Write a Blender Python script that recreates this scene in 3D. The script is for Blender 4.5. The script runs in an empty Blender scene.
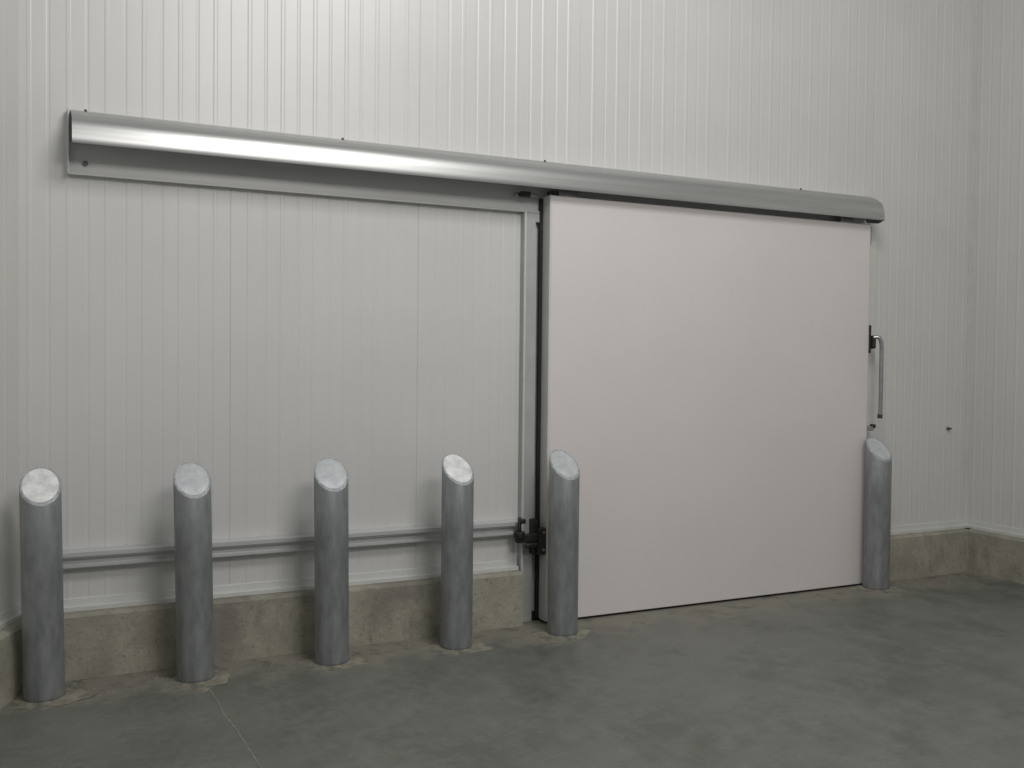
import bpy, bmesh, math, random
from mathutils import Vector, Matrix
random.seed(4)
sc=bpy.context.scene
sc.view_settings.view_transform='Standard'
WY=0.04      # wall plane
XC=6.44      # right corner
CY=-0.05; CZ=0.307

# ---------------------------------------------------------------- materials
def mat(name, col, rough=.5, metal=0., col2=None, scale=5., bump=0., bscale=60., stretch=(1,1,1), detail=6, contrast=(.35,.65), spec=.5, rvar=0.):
    m=bpy.data.materials.new(name); m.use_nodes=True
    nt=m.node_tree; b=nt.nodes['Principled BSDF']
    b.inputs['Base Color'].default_value=(*col,1); b.inputs['Roughness'].default_value=rough
    b.inputs['Metallic'].default_value=metal; b.inputs['Specular IOR Level'].default_value=spec
    tc=nt.nodes.new('ShaderNodeTexCoord'); mp=nt.nodes.new('ShaderNodeMapping')
    mp.inputs['Scale'].default_value=stretch
    nt.links.new(tc.outputs['Object'],mp.inputs['Vector'])
    if col2 is not None:
        n=nt.nodes.new('ShaderNodeTexNoise'); n.inputs['Scale'].default_value=scale; n.inputs['Detail'].default_value=detail
        n.inputs['Roughness'].default_value=.62
        nt.links.new(mp.outputs[0],n.inputs['Vector'])
        r=nt.nodes.new('ShaderNodeValToRGB')
        r.color_ramp.elements[0].position=contrast[0]; r.color_ramp.elements[1].position=contrast[1]
        r.color_ramp.elements[0].color=(*col,1); r.color_ramp.elements[1].color=(*col2,1)
        nt.links.new(n.outputs['Fac'],r.inputs['Fac']); nt.links.new(r.outputs[0],b.inputs['Base Color'])
        if rvar:
            mr=nt.nodes.new('ShaderNodeMapRange'); mr.inputs['To Min'].default_value=rough-rvar; mr.inputs['To Max'].default_value=rough+rvar
            mr.inputs['From Min'].default_value=.3; mr.inputs['From Max'].default_value=.7
            nt.links.new(n.outputs['Fac'],mr.inputs['Value']); nt.links.new(mr.outputs[0],b.inputs['Roughness'])
    if bump:
        n2=nt.nodes.new('ShaderNodeTexNoise'); n2.inputs['Scale'].default_value=bscale; n2.inputs['Detail'].default_value=3
        nt.links.new(mp.outputs[0],n2.inputs['Vector'])
        bp=nt.nodes.new('ShaderNodeBump'); bp.inputs['Strength'].default_value=bump; bp.inputs['Distance'].default_value=.01
        nt.links.new(n2.outputs['Fac'],bp.inputs['Height']); nt.links.new(bp.outputs[0],b.inputs['Normal'])
    return m
M_wall=mat('panel_white',(.60,.598,.582),.33,0,(.635,.632,.615),1.5,.03,5)
M_flash=mat('flashing_white',(.62,.625,.61),.35,0,(.56,.565,.55),6)
M_door=mat('door_skin',(.68,.645,.63),.55,0,(.71,.672,.66),1.2,.05,260)
M_dooredge=mat('door_edge_alu',(.64,.64,.63),.4,.0,(.60,.60,.59),8)
M_alu=mat('brushed_aluminium',(.54,.545,.54),.38,.85,(.42,.425,.42),4,.03,40,(.15,6,6))
M_alu_plate=mat('plate_aluminium',(.60,.605,.595),.45,.1,(.54,.545,.535),5,0,1,(.3,3,3))
M_rail=mat('rail_aluminium',(.60,.61,.61),.38,.3,(.52,.53,.53),6,0,1,(.3,3,3))
M_frame=mat('frame_grey',(.45,.46,.45),.5,.1,(.40,.41,.40),6)
M_black=mat('black_plastic',(.012,.012,.012),.45,0,(.02,.02,.02),20)
M_rubber=mat('rubber_gasket',(.01,.01,.01),.8,0,(.016,.016,.016),20)
M_steel=mat('bolt_steel',(.5,.5,.5),.3,1.,(.4,.4,.4),30)
M_bolt=mat('screw_dark',(.08,.08,.08),.4,.8,(.12,.12,.12),30)
M_galv=mat('galvanised_steel',(.205,.217,.222),.44,.4,(.31,.326,.332),24,.10,150,(1,1,.3),9,(.32,.68),.5,.06)
M_cap=mat('galvanised_cap',(.50,.53,.55),.42,.4,(.68,.71,.73),18,.12,45,(1,1,1),6,(.35,.65))
M_cap2=mat('ground_cap',(.62,.64,.64),.5,.2,(.90,.91,.91),16,.2,50,(1,1,1),8,(.36,.6))
M_weld=mat('weld_bead',(.50,.52,.54),.45,.6,(.34,.36,.38),50,.5,200)
M_grout=mat('grout',(.14,.138,.112),.85,0,(.29,.275,.22),11,.6,60,(1,1,1),9,(.38,.62))
M_debris=mat('concrete_crumbs',(.30,.28,.23),.9,0,(.20,.19,.16),40)

def mix(nt,a,b,fac,typ='MIX'):
    n=nt.nodes.new('ShaderNodeMix'); n.data_type='RGBA'; n.blend_type=typ
    for s,v in ((n.inputs[0],fac),(n.inputs[6],a),(n.inputs[7],b)):
        if isinstance(v,(int,float)): s.default_value=v
        elif isinstance(v,tuple): s.default_value=(*v,1)
        else: nt.links.new(v,s)
    return n.outputs[2]
def noise(nt,vec,scale,detail=5,lo=.4,hi=.6,rough=.6):
    n=nt.nodes.new('ShaderNodeTexNoise'); n.inputs['Scale'].default_value=scale; n.inputs['Detail'].default_value=detail; n.inputs['Roughness'].default_value=rough
    nt.links.new(vec,n.inputs['Vector'])
    r=nt.nodes.new('ShaderNodeMapRange'); r.inputs['From Min'].default_value=lo; r.inputs['From Max'].default_value=hi
    nt.links.new(n.outputs['Fac'],r.inputs['Value']); return r.outputs[0]
def mathn(nt,op,a,b):
    n=nt.nodes.new('ShaderNodeMath'); n.operation=op
    for i,v in enumerate((a,b)):
        if isinstance(v,(int,float)): n.inputs[i].default_value=v
        else: nt.links.new(v,n.inputs[i])
    return n.outputs[0]
def smooth(nt,val,a,b,t0=0.,t1=1.):
    r=nt.nodes.new('ShaderNodeMapRange'); r.interpolation_type='SMOOTHSTEP'
    r.inputs['From Min'].default_value=a; r.inputs['From Max'].default_value=b
    r.inputs['To Min'].default_value=t0; r.inputs['To Max'].default_value=t1
    nt.links.new(val,r.inputs['Value']); return r.outputs[0]

# floor: power-trowelled dark concrete with a dusty strip along the kerb
M_floor=bpy.data.materials.new('floor_concrete'); M_floor.use_nodes=True
nt=M_floor.node_tree; b=nt.nodes['Principled BSDF']
tc=nt.nodes.new('ShaderNodeTexCoord'); V=tc.outputs['Object']
big=noise(nt,V,.8,6,.3,.7); med=noise(nt,V,4.5,12,.42,.62,.74); fine=noise(nt,V,70,4,.3,.7); stain=noise(nt,V,2.2,12,.50,.62,.74); speck=noise(nt,V,26,6,.56,.70,.7)
c=mix(nt,(.112,.118,.107),(.165,.171,.154),big)
c=mix(nt,c,(.225,.228,.203),mathn(nt,'MULTIPLY',med,.55))
c=mix(nt,c,(.072,.077,.070),mathn(nt,'MULTIPLY',stain,.5))
c=mix(nt,c,(.08,.085,.078),mathn(nt,'MULTIPLY',fine,.3))
c=mix(nt,c,(.26,.255,.22),mathn(nt,'MULTIPLY',speck,.3))
sx=nt.nodes.new('ShaderNodeSeparateXYZ'); nt.links.new(V,sx.inputs[0])
wob=noise(nt,V,3.2,10,.25,.75,.72)
yy=mathn(nt,'ADD',sx.outputs['Y'],mathn(nt,'MULTIPLY',mathn(nt,'SUBTRACT',wob,.5),.6))
dust=smooth(nt,yy,-.5,-.2)
c=mix(nt,c,(.265,.25,.20),mathn(nt,'MULTIPLY',dust,.62))
drk=noise(nt,V,7,9,.52,.62,.75)
c=mix(nt,c,(.085,.083,.068),mathn(nt,'MULTIPLY',mathn(nt,'MULTIPLY',drk,dust),.65))
nt.links.new(c,b.inputs['Base Color'])
rg=mathn(nt,'ADD',mathn(nt,'MULTIPLY',med,.15),.38); nt.links.new(mathn(nt,'ADD',rg,mathn(nt,'MULTIPLY',dust,.3)),b.inputs['Roughness'])
bp=nt.nodes.new('ShaderNodeBump'); bp.inputs['Strength'].default_value=.18; bp.inputs['Distance'].default_value=.01
nt.links.new(noise(nt,V,9,8,0,1),bp.inputs['Height']); nt.links.new(bp.outputs[0],b.inputs['Normal'])

# kerb concrete
M_kerb=bpy.data.materials.new('kerb_concrete'); M_kerb.use_nodes=True
nt=M_kerb.node_tree; b=nt.nodes['Principled BSDF']; b.inputs['Roughness'].default_value=.8
tc=nt.nodes.new('ShaderNodeTexCoord'); V=tc.outputs['Object']
mp=nt.nodes.new('ShaderNodeMapping'); mp.inputs['Scale'].default_value=(1,1,.3); nt.links.new(V,mp.inputs[0])
c=mix(nt,(.29,.28,.228),(.37,.355,.29),noise(nt,V,5,10,.38,.62,.7))
c=mix(nt,c,(.17,.165,.135),mathn(nt,'MULTIPLY',noise(nt,mp.outputs[0],10,9,.52,.66,.7),.6))
c=mix(nt,c,(.15,.145,.125),mathn(nt,'MULTIPLY',noise(nt,V,1.6,6,.53,.64),.55))
c=mix(nt,c,(.13,.125,.105),mathn(nt,'MULTIPLY',noise(nt,V,45,4,.58,.7),.5))
nt.links.new(c,b.inputs['Base Color'])
bp=nt.nodes.new('ShaderNodeBump'); bp.inputs['Strength'].default_value=.5; bp.inputs['Distance'].default_value=.012
nt.links.new(noise(nt,V,30,8,0,1),bp.inputs['Height']); nt.links.new(bp.outputs[0],b.inputs['Normal'])

# ---------------------------------------------------------------- helpers
def mesh(name,verts,faces,m,smooth_=False,parent=None):
    me=bpy.data.meshes.new(name); me.from_pydata(verts,[],faces); me.update()
    bm=bmesh.new(); bm.from_mesh(me); bmesh.ops.recalc_face_normals(bm,faces=bm.faces); bm.to_mesh(me); bm.free()
    for ml in (m if isinstance(m,list) else [m]): me.materials.append(ml)
    if smooth_:
        for p in me.polygons: p.use_smooth=True
    o=bpy.data.objects.new(name,me); sc.collection.objects.link(o)
    if parent: o.parent=parent
    return o
def box(name,x0,x1,y0,y1,z0,z1,m,bev=0.,parent=None,seg=2):
    v=[(x,y,z) for x in (x0,x1) for y in (y0,y1) for z in (z0,z1)]
    f=[(0,1,3,2),(4,6,7,5),(0,4,5,1),(2,3,7,6),(0,2,6,4),(1,5,7,3)]
    o=mesh(name,v,f,m,False,parent)
    if bev:
        md=o.modifiers.new('b','BEVEL'); md.width=bev; md.segments=seg; md.limit_method='ANGLE'
    return o
def extrude_x(name,prof,x0,x1,m,parent=None,sm=False):
    n=len(prof); v=[(x0,y,z) for y,z in prof]+[(x1,y,z) for y,z in prof]
    f=[(i,(i+1)%n,n+(i+1)%n,n+i) for i in range(n)]+[tuple(range(n-1,-1,-1)),tuple(range(n,2*n))]
    o=mesh(name,v,f,m,False,parent)
    if sm:
        for p in o.data.polygons:
            if len(p.vertices)==4: p.use_smooth=True
        try: o.data.set_sharp_from_angle(angle=math.radians(28))
        except Exception: pass
    return o
def cyl(name,c,r,h,axis,m,parent=None,n=24,bev=0):
    bm=bmesh.new(); bmesh.ops.create_cone(bm,cap_ends=True,segments=n,radius1=r,radius2=r,depth=h)
    rot={'X':Matrix.Rotation(math.pi/2,4,'Y'),'Y':Matrix.Rotation(math.pi/2,4,'X'),'Z':Matrix.Identity(4)}[axis]
    bmesh.ops.transform(bm,matrix=Matrix.Translation(c)@rot,verts=bm.verts)
    me=bpy.data.meshes.new(name); bm.to_mesh(me); bm.free(); me.materials.append(m)
    for p in me.polygons:
        if len(p.vertices)==4: p.use_smooth=True
    o=bpy.data.objects.new(name,me); sc.collection.objects.link(o)
    if parent: o.parent=parent
    if bev:
        md=o.modifiers.new('b','BEVEL'); md.width=bev; md.segments=2; md.limit_method='ANGLE'
    return o
def tube(name,pts,r,m,parent=None):
    cu=bpy.data.curves.new(name,'CURVE'); cu.dimensions='3D'; cu.bevel_depth=r; cu.bevel_resolution=5; cu.use_fill_caps=True
    s=cu.splines.new('POLY'); s.points.add(len(pts)-1)
    for i,p in enumerate(pts): s.points[i].co=(*p,1)
    cu.materials.append(m); o=bpy.data.objects.new(name,cu); sc.collection.objects.link(o)
    if parent: o.parent=parent
    return o
def empty(name):
    o=bpy.data.objects.new(name,None); sc.collection.objects.link(o); o.empty_display_size=.1; return o

# ---------------------------------------------------------------- ribbed sandwich panel walls
def panel_wall(name,L,z0,z1,thick=.1):
    """local: runs along +X from 0..L, face at y=0 looking to -Y, ribs real"""
    prof=[(0,0)]
    pitch=.0833
    k=0
    x=.03
    while x<L-.06:
        if k%12==11:   # panel joint
            prof+=[(x,0),(x+.002,.003),(x+.004,.003),(x+.006,0)]
        elif k%2==0:
            prof+=[(x,0),(x+.006,-.0018),(x+.018,-.0018),(x+.024,0)]
        else:
            prof+=[(x,0),(x+.006,.0015),(x+.013,.0015),(x+.019,0)]
        x+=pitch; k+=1
    prof+=[(L,0)]
    n=len(prof)
    v=[(a,b_,z0) for a,b_ in prof]+[(a,b_,z1) for a,b_ in prof]+[(0,thick,z0),(L,thick,z0),(0,thick,z1),(L,thick,z1)]
    f=[(i,i+1,n+i+1,n+i) for i in range(n-1)]
    f.append((2*n,2*n+1,2*n+3,2*n+2)); f.append((0,2*n,2*n+2,n)); f.append((n-1,2*n-1,2*n+3,2*n+1))
    f.append(tuple(range(n))+(2*n+1,2*n)); f.append(tuple(range(n,2*n))+(2*n+3,2*n+2))
    return mesh(name,v,f,M_wall)
XL=.15; HT=5.6
w=panel_wall('wall_back',XC-XL,0,HT); w.location=(XL,WY,0)
w=panel_wall('wall_right',6.0,0,HT); w.rotation_euler=(0,0,-math.pi/2); w.location=(XC,WY,0)
LA=math.atan2(.90,.42)  # left wall runs from the corner towards the viewer and slightly left
L_len=4.5
w=panel_wall('wall_left',L_len,0,HT); w.rotation_euler=(0,0,LA)
w.location=(XL-math.cos(LA)*L_len,WY-math.sin(LA)*L_len,0)

fl=mesh('floor',[(-2.4,-7,0),(XC+.12,-7,0),(XC+.12,.2,0),(-2.4,.2,0),(-2.4,-7,-.15),(XC+.12,-7,-.15),(XC+.12,.2,-.15),(-2.4,.2,-.15)],
 [(0,1,2,3),(4,5,6,7),(0,1,5,4),(1,2,6,5),(2,3,7,6),(3,0,4,7)],M_floor)

# kerbs (concrete upstand) --------------------------------------------------
def kerb_prof(t=.09): return [(0,0),(-t-.006,0),(-t,.29),(-t+.012,CZ),(0,CZ)]
KD=WY-CY
k=extrude_x('baseboard_back',[(WY+y,z) for y,z in kerb_prof(KD)],XL,2.715,M_kerb)
k=extrude_x('baseboard_back.001',[(WY+y,z) for y,z in kerb_prof(KD)],5.45,XC,M_kerb)
k=extrude_x('baseboard_right',kerb_prof(KD),0,6.0,M_kerb); k.rotation_euler=(0,0,-math.pi/2); k.location=(XC,WY,0)
k=extrude_x('baseboard_left',kerb_prof(KD),0,L_len,M_kerb); k.rotation_euler=(0,0,LA); k.location=(XL-math.cos(LA)*L_len,WY-math.sin(LA)*L_len,0)
# white base flashing on the kerbs
fp=[(0,CZ),(-.035,CZ),(-.035,CZ+.018),(-.012,CZ+.022),(-.010,CZ+.052),(0,CZ+.055)]
extrude_x('trim_1',[(WY+y,z) for y,z in fp],XL,2.715,M_flash)
extrude_x('trim_2',[(WY+y,z) for y,z in fp],5.45,XC,M_flash)
o=extrude_x('trim_3',fp,0,6.0,M_flash); o.rotation_euler=(0,0,-math.pi/2); o.location=(XC,WY,0)
o=extrude_x('trim_4',fp,0,L_len,M_flash); o.rotation_euler=(0,0,LA); o.location=(XL-math.cos(LA)*L_len,WY-math.sin(LA)*L_len,0)
# corner flashing
box('trim_5',XC-.045,XC-.0005,WY-.006,WY-.0005,CZ+.05,HT,M_flash)

# ---------------------------------------------------------------- door frame
fr=empty('door_frame')
box('jamb_left',2.722,2.80,0.0,WY-.0005,.0,2.352,M_frame,.004,fr)
box('jamb_left_lip',2.722,2.735,-.012,.0,.0,2.352,M_alu_plate,.002,fr)
box('jamb_right',5.31,5.445,0.0,WY-.0005,.0,2.352,M_flash,.004,fr)
box('head',2.80,5.31,0.005,WY-.0005,2.30,2.352,M_frame,.003,fr)
box('sill_shadow_strip',2.80,5.31,.02,WY-.0005,.0,.05,M_rubber,0,fr)  # solid black strip, its colour stands in for shade under the door

# ---------------------------------------------------------------- sliding door
dr=empty('door_1')
DX0,DX1,DY0,DY1,DZ0,DZ1=2.85,5.297,-.08,.018,.014,2.447
box('leaf',DX0,DX1,DY0,DY1,DZ0,DZ1,M_door,.004,dr,3)
box('edge_profile_left',DX0-.004,DX0-.0002,DY0+.006,DY1,DZ0,DZ1,M_dooredge,.001,dr)
box('edge_profile_left_lip',DX0-.004,DX0+.010,DY0-.0015,DY0+.006,DZ0,DZ1,M_dooredge,.001,dr)
box('edge_profile_right',DX1,DX1+.004,DY0,DY1,DZ0,DZ1,M_dooredge,.001,dr)
box('gasket_left',DX0-.026,DX0-.004,.0,.018,DZ0,DZ1-.01,M_rubber,.004,dr)
box('gasket_right',DX1+.004,DX1+.016,-.004,.018,DZ0,DZ1-.1,M_rubber,.004,dr)
box('floor_seal',DX0,DX1,DY0+.012,DY1-.01,.002,DZ0+.002,M_rubber,0,dr)
# hangers reaching up into the track
for hx in (2.98,5.12):
    box('hanger_plate',hx-.06,hx+.06,-.05,-.035,2.41,2.56,M_steel,.003,dr)
    cyl('hanger_roller',(hx,-.03,2.56),.035,.02,'Y',M_black,dr)
box('top_stop',2.845,2.875,-.08,-.04,2.447,2.47,M_black,.004,dr)
box('top_stop_right',5.301,5.318,-.07,-.04,2.31,2.44,M_black,.004,dr)

# handle ---------------------------------------------------------------
hd=empty('door_handle')
box('mount_plate',5.301,5.316,-.09,-.03,1.58,1.77,M_black,.006,hd)
box('mount_boss',5.314,5.338,-.115,-.06,1.61,1.70,M_black,.012,hd)
pts=[(5.325,-.10,1.685),(5.340,-.115,1.690),(5.352,-.125,1.684),(5.360,-.13,1.668),(5.365,-.132,1.645),(5.367,-.132,1.60)]
pts+=[(5.367,-.132,1.60-.05*i) for i in range(1,9)]+[(5.366,-.13,1.16)]
tube('lever_rod',pts,.0135,M_steel,hd)
cyl('lever_tip',(5.366,-.129,1.155),.017,.03,'Z',M_bolt,hd,24,.004)
box('lower_catch',5.301,5.345,-.10,-.04,1.055,1.085,M_steel,.006,hd)
cyl('lower_catch_pin',(5.348,-.085,1.085),.014,.03,'Y',M_black,hd)

# ---------------------------------------------------------------- overhead track
tk=empty('door_track')
PX0,PX1=.355,5.35
box('back_plate',PX0,PX1,.022,WY-.0005,2.353,2.657,M_alu_plate,.002,tk)
box('back_plate_bottom_lip',PX0,PX1,.004,.022,2.353,2.363,M_alu_plate,.001,tk)
box('end_plate',PX0-.002,PX0+.004,-.02,.022,2.353,2.655,M_flash,.001,tk)
outer=[(.022,2.652),(0.0,2.649),(-.050,2.632),(-.088,2.613),(-.108,2.600),(-.123,2.585),(-.134,2.567),(-.141,2.548),(-.146,2.525),(-.150,2.500),(-.152,2.480),(-.149,2.470)]
inner=[(y+.005,z-.004) for y,z in outer[::-1]]
inner[0]=(-.144,2.472); inner[-1]=(.022,2.646)
extrude_x('cover_hood',outer+inner,PX0+.012,5.345,M_alu,tk,True)
capf=[(y,z) for y,z in outer]+[(-.10,2.455),(.0,2.47),(.02,2.50)]
extrude_x('hood_end_cap',capf,5.345,5.352,M_alu,tk)
extrude_x('running_rail',[(.02,2.50),(-.02,2.50),(-.02,2.515),(-.05,2.515),(-.05,2.54),(-.04,2.54),(-.04,2.525),(.02,2.525)],PX0+.02,5.33,M_rail,tk)
for bx in (.43,): cyl('plate_bolt',(bx,.018,2.41),.012,.014,'Y',M_bolt,tk,12)
for bx in (.43,1.66,2.85,4.75): cyl('hood_screw',(bx,-.004,2.651),.006,.010,'Z',M_bolt,tk,10)
box('splice_plate',2.66,2.80,-.02,.0,2.435,2.455,M_steel,.003,tk)
box('splice_block',2.68,2.74,-.05,-.02,2.43,2.46,M_black,.004,tk)

# ---------------------------------------------------------------- low guide rail
gr=empty('door_guide_rail')
gp=[(WY-.0005,.512),(-.006,.512),(-.010,.516),(-.010,.528),(.008,.532),(.008,.556),(-.014,.560),(-.014,.566),(-.022,.568),(-.022,.588),(-.016,.592),(WY-.0005,.597)]
extrude_x('rail_profile',gp,.24,2.70,M_rail,gr)
box('rail_end',2.70,2.712,-.02,WY-.0005,.508,.60,M_alu_plate,.002,gr)
gb=empty('guide_roller_bracket')
box('back_plate',2.775,2.806,-.055,-.001,.40,.60,M_black,.005,gb)
box('arm',2.66,2.80,-.075,-.045,.475,.525,M_black,.01,gb)
cyl('roller',(2.685,-.058,.52),.032,.04,'Z',M_black,gb,24,.004)
cyl('roller_pin',(2.685,-.058,.56),.010,.12,'Z',M_black,gb,12)
box('hook_top',2.68,2.715,-.085,-.04,.585,.612,M_black,.006,gb)
box('door_tab',2.795,2.845,-.084,-.058,.40,.555,M_black,.008,gb)
box('brace',2.72,2.80,-.08,-.05,.44,.475,M_black,.012,gb)
for z in (.43,.53): cyl('tab_bolt',(2.825,-.087,z),.008,.008,'Y',M_steel,gb,8)

# ---------------------------------------------------------------- bollards
R=.084
def bollard(X,Y,H,h,lean,idx,rot):
    e=empty('bollard')
    N=64; v=[];f=[]
    zs=[0.,.02,.3,.6]
    def top(y): return H-h/2+(y/R)*h/2
    for z in zs:
        for i in range(N):
            a=2*math.pi*i/N; v.append((R*math.cos(a),R*math.sin(a),z))
    for i in range(N):
        a=2*math.pi*i/N; v.append((R*math.cos(a),R*math.sin(a),top(R*math.sin(a))-.006))
    for i in range(N):
        a=2*math.pi*i/N; r2=R-.004; v.append((r2*math.cos(a),r2*math.sin(a),top(r2*math.sin(a))))
    L=len(zs)+2
    for l in range(L-1):
        for i in range(N): f.append((l*N+i,l*N+(i+1)%N,(l+1)*N+(i+1)%N,(l+1)*N+i))
    f.append(tuple(range(N-1,-1,-1)))
    b0=(L-1)*N
    f.append(tuple(range(b0,b0+N)))
    o=mesh('pipe',v,f,[M_galv,M_weld],False,e)
    for p in o.data.polygons:
        if len(p.vertices)==4: p.use_smooth=True
        if min(p.vertices)>=(L-2)*N: p.material_index=1
    v=[];f=[];Nr=5
    v.append((0,0,top(0)+.0025))
    for k in range(1,Nr+1):
        rr=(R-.006)*k/Nr
        for i in range(N):
            a=2*math.pi*i/N; y=rr*math.sin(a)
            v.append((rr*math.cos(a),y,top(y)+.0025*(1 if k<Nr else -.4)))
    for i in range(N): f.append((0,1+i,1+(i+1)%N))
    for k in range(Nr-1):
        for i in range(N): f.append((1+k*N+i,1+k*N+(i+1)%N,1+(k+1)*N+(i+1)%N,1+(k+1)*N+i))
    cp=mesh('cap_plate',v,f,M_cap2 if idx in (0,3) else M_cap,True,e)
    v=[];f=[];n2=72; ph=random.random()*6; amp=1.6 if idx in (0,1) else 1.2
    for k,(rb,z) in enumerate([(R-.002,.009),(R+.006,.007),(R+.022,.004),(R+.04,.002),(R+.055*amp,.0)]):
        for i in range(n2):
            a=2*math.pi*i/n2
            wv=1+(k/4)*(.16*math.sin(2*a+ph)+.09*math.sin(5*a+ph*2)+.05*math.sin(9*a+ph*3)+random.uniform(-.03,.03))
            wv=max(wv,.9)
            v.append((max(rb*wv,R-.002)*math.cos(a),max(rb*wv,R-.002)*math.sin(a),z))
    for k in range(4):
        for i in range(n2): f.append((k*n2+i,k*n2+(i+1)%n2,(k+1)*n2+(i+1)%n2,(k+1)*n2+i))
    g=mesh('grout_collar',v,f,M_grout,True,e)
    e.location=(X,Y,0); e.rotation_euler=(0,lean,rot)
    return e
Hb=1.017; hb=.150
for i,(X,Y,H,ln,rt) in enumerate([(.250,-.268,Hb,-.016,.0),(.892,-.272,Hb,-.020,.03),(1.541,-.282,Hb,-.010,-.04),(2.206,-.290,Hb,.0,.06),(2.840,-.295,Hb,.0,.03),(5.303,-.185,1.018,.0,-.05)]):
    bollard(X,Y,H,hb,ln,i,rt)

e=empty('wall_hook')
cyl('washer',(6.215,WY-.006,1.042),.014,.008,'Y',M_steel,e,16)
cyl('stud',(6.215,WY-.018,1.042),.007,.03,'Y',M_bolt,e,12)

# floor crack + crumbs
fx=[(.93,-.37),(.925,-.46),(.935,-.62),(.930,-.80),(.945,-1.0),(.950,-1.2),(.958,-1.42),(.97,-1.7)]
vv=[];ff=[]
for i,(x,y) in enumerate(fx):
    wd=.003+.001*(i%2); vv+=[(x-wd,y,.0008),(x+wd,y,.0008)]
for i in range(len(fx)-1): ff.append((2*i,2*i+1,2*i+3,2*i+2))
mesh('floor_crack',vv,ff,mat('crack_fill',(.26,.25,.20),.9,0,(.15,.145,.12),30))
vv=[];ff=[]
for _ in range(260):
    x=random.uniform(.2,6.2); y=random.gauss(-.16,.09)
    if y>-.075 or 2.7<x<5.5: 
        y=-.09-abs(random.gauss(0,.08))
        if 2.7<x<5.5: continue
    s=random.uniform(.002,.008); b0=len(vv)
    a=random.random()*3
    for k in range(4): vv.append((x+s*math.cos(a+k*1.57),y+s*math.sin(a+k*1.57),0))
    vv.append((x,y,s*1.1))
    for k in range(4): ff.append((b0+k,b0+(k+1)%4,b0+4))
mesh('floor_crumbs',vv,ff,M_debris)

# ---------------------------------------------------------------- lights
def area(name,loc,target,sx_,sy_,pw,col):
    l=bpy.data.lights.new(name,'AREA'); l.shape='RECTANGLE'; l.size=sx_; l.size_y=sy_; l.energy=pw; l.color=col
    o=bpy.data.objects.new(name,l); sc.collection.objects.link(o); o.location=loc
    o.rotation_euler=(Vector(target)-Vector(loc)).to_track_quat('-Z','Y').to_euler(); return o
area('ceiling_lamp',(2.3,-3.2,5.2),(2.4,0,2.0),1.8,1.0,80,(1,.985,.955))
area('ceiling_lamp.001',(2.4,-6.0,4.7),(2.5,0,1.3),2.2,1.0,92,(1,.97,.945))
wd=bpy.data.worlds.new('w'); sc.world=wd; wd.use_nodes=True
bg=wd.node_tree.nodes['Background']; bg.inputs[0].default_value=(.99,1,.98,1); bg.inputs[1].default_value=.27

# ---------------------------------------------------------------- camera
cx,cy,cz,yaw,pit,rol,f=0.1882,-5.0607,1.5154,0.4539,0.0252,0.0105,991.82
F=Vector((math.sin(yaw)*math.cos(pit),math.cos(yaw)*math.cos(pit),-math.sin(pit)))
Rv=Vector((math.cos(yaw),-math.sin(yaw),0)); U=Rv.cross(F)
R2=Rv*math.cos(rol)+U*math.sin(rol); U2=-Rv*math.sin(rol)+U*math.cos(rol)
cd=bpy.data.cameras.new('camera'); cam=bpy.data.objects.new('camera',cd); sc.collection.objects.link(cam)
cd.sensor_width=36; cd.lens=f*36/1024
m=Matrix((R2,U2,-F)).transposed().to_4x4(); m.translation=(cx,cy,cz); cam.matrix_world=m
sc.camera=cam
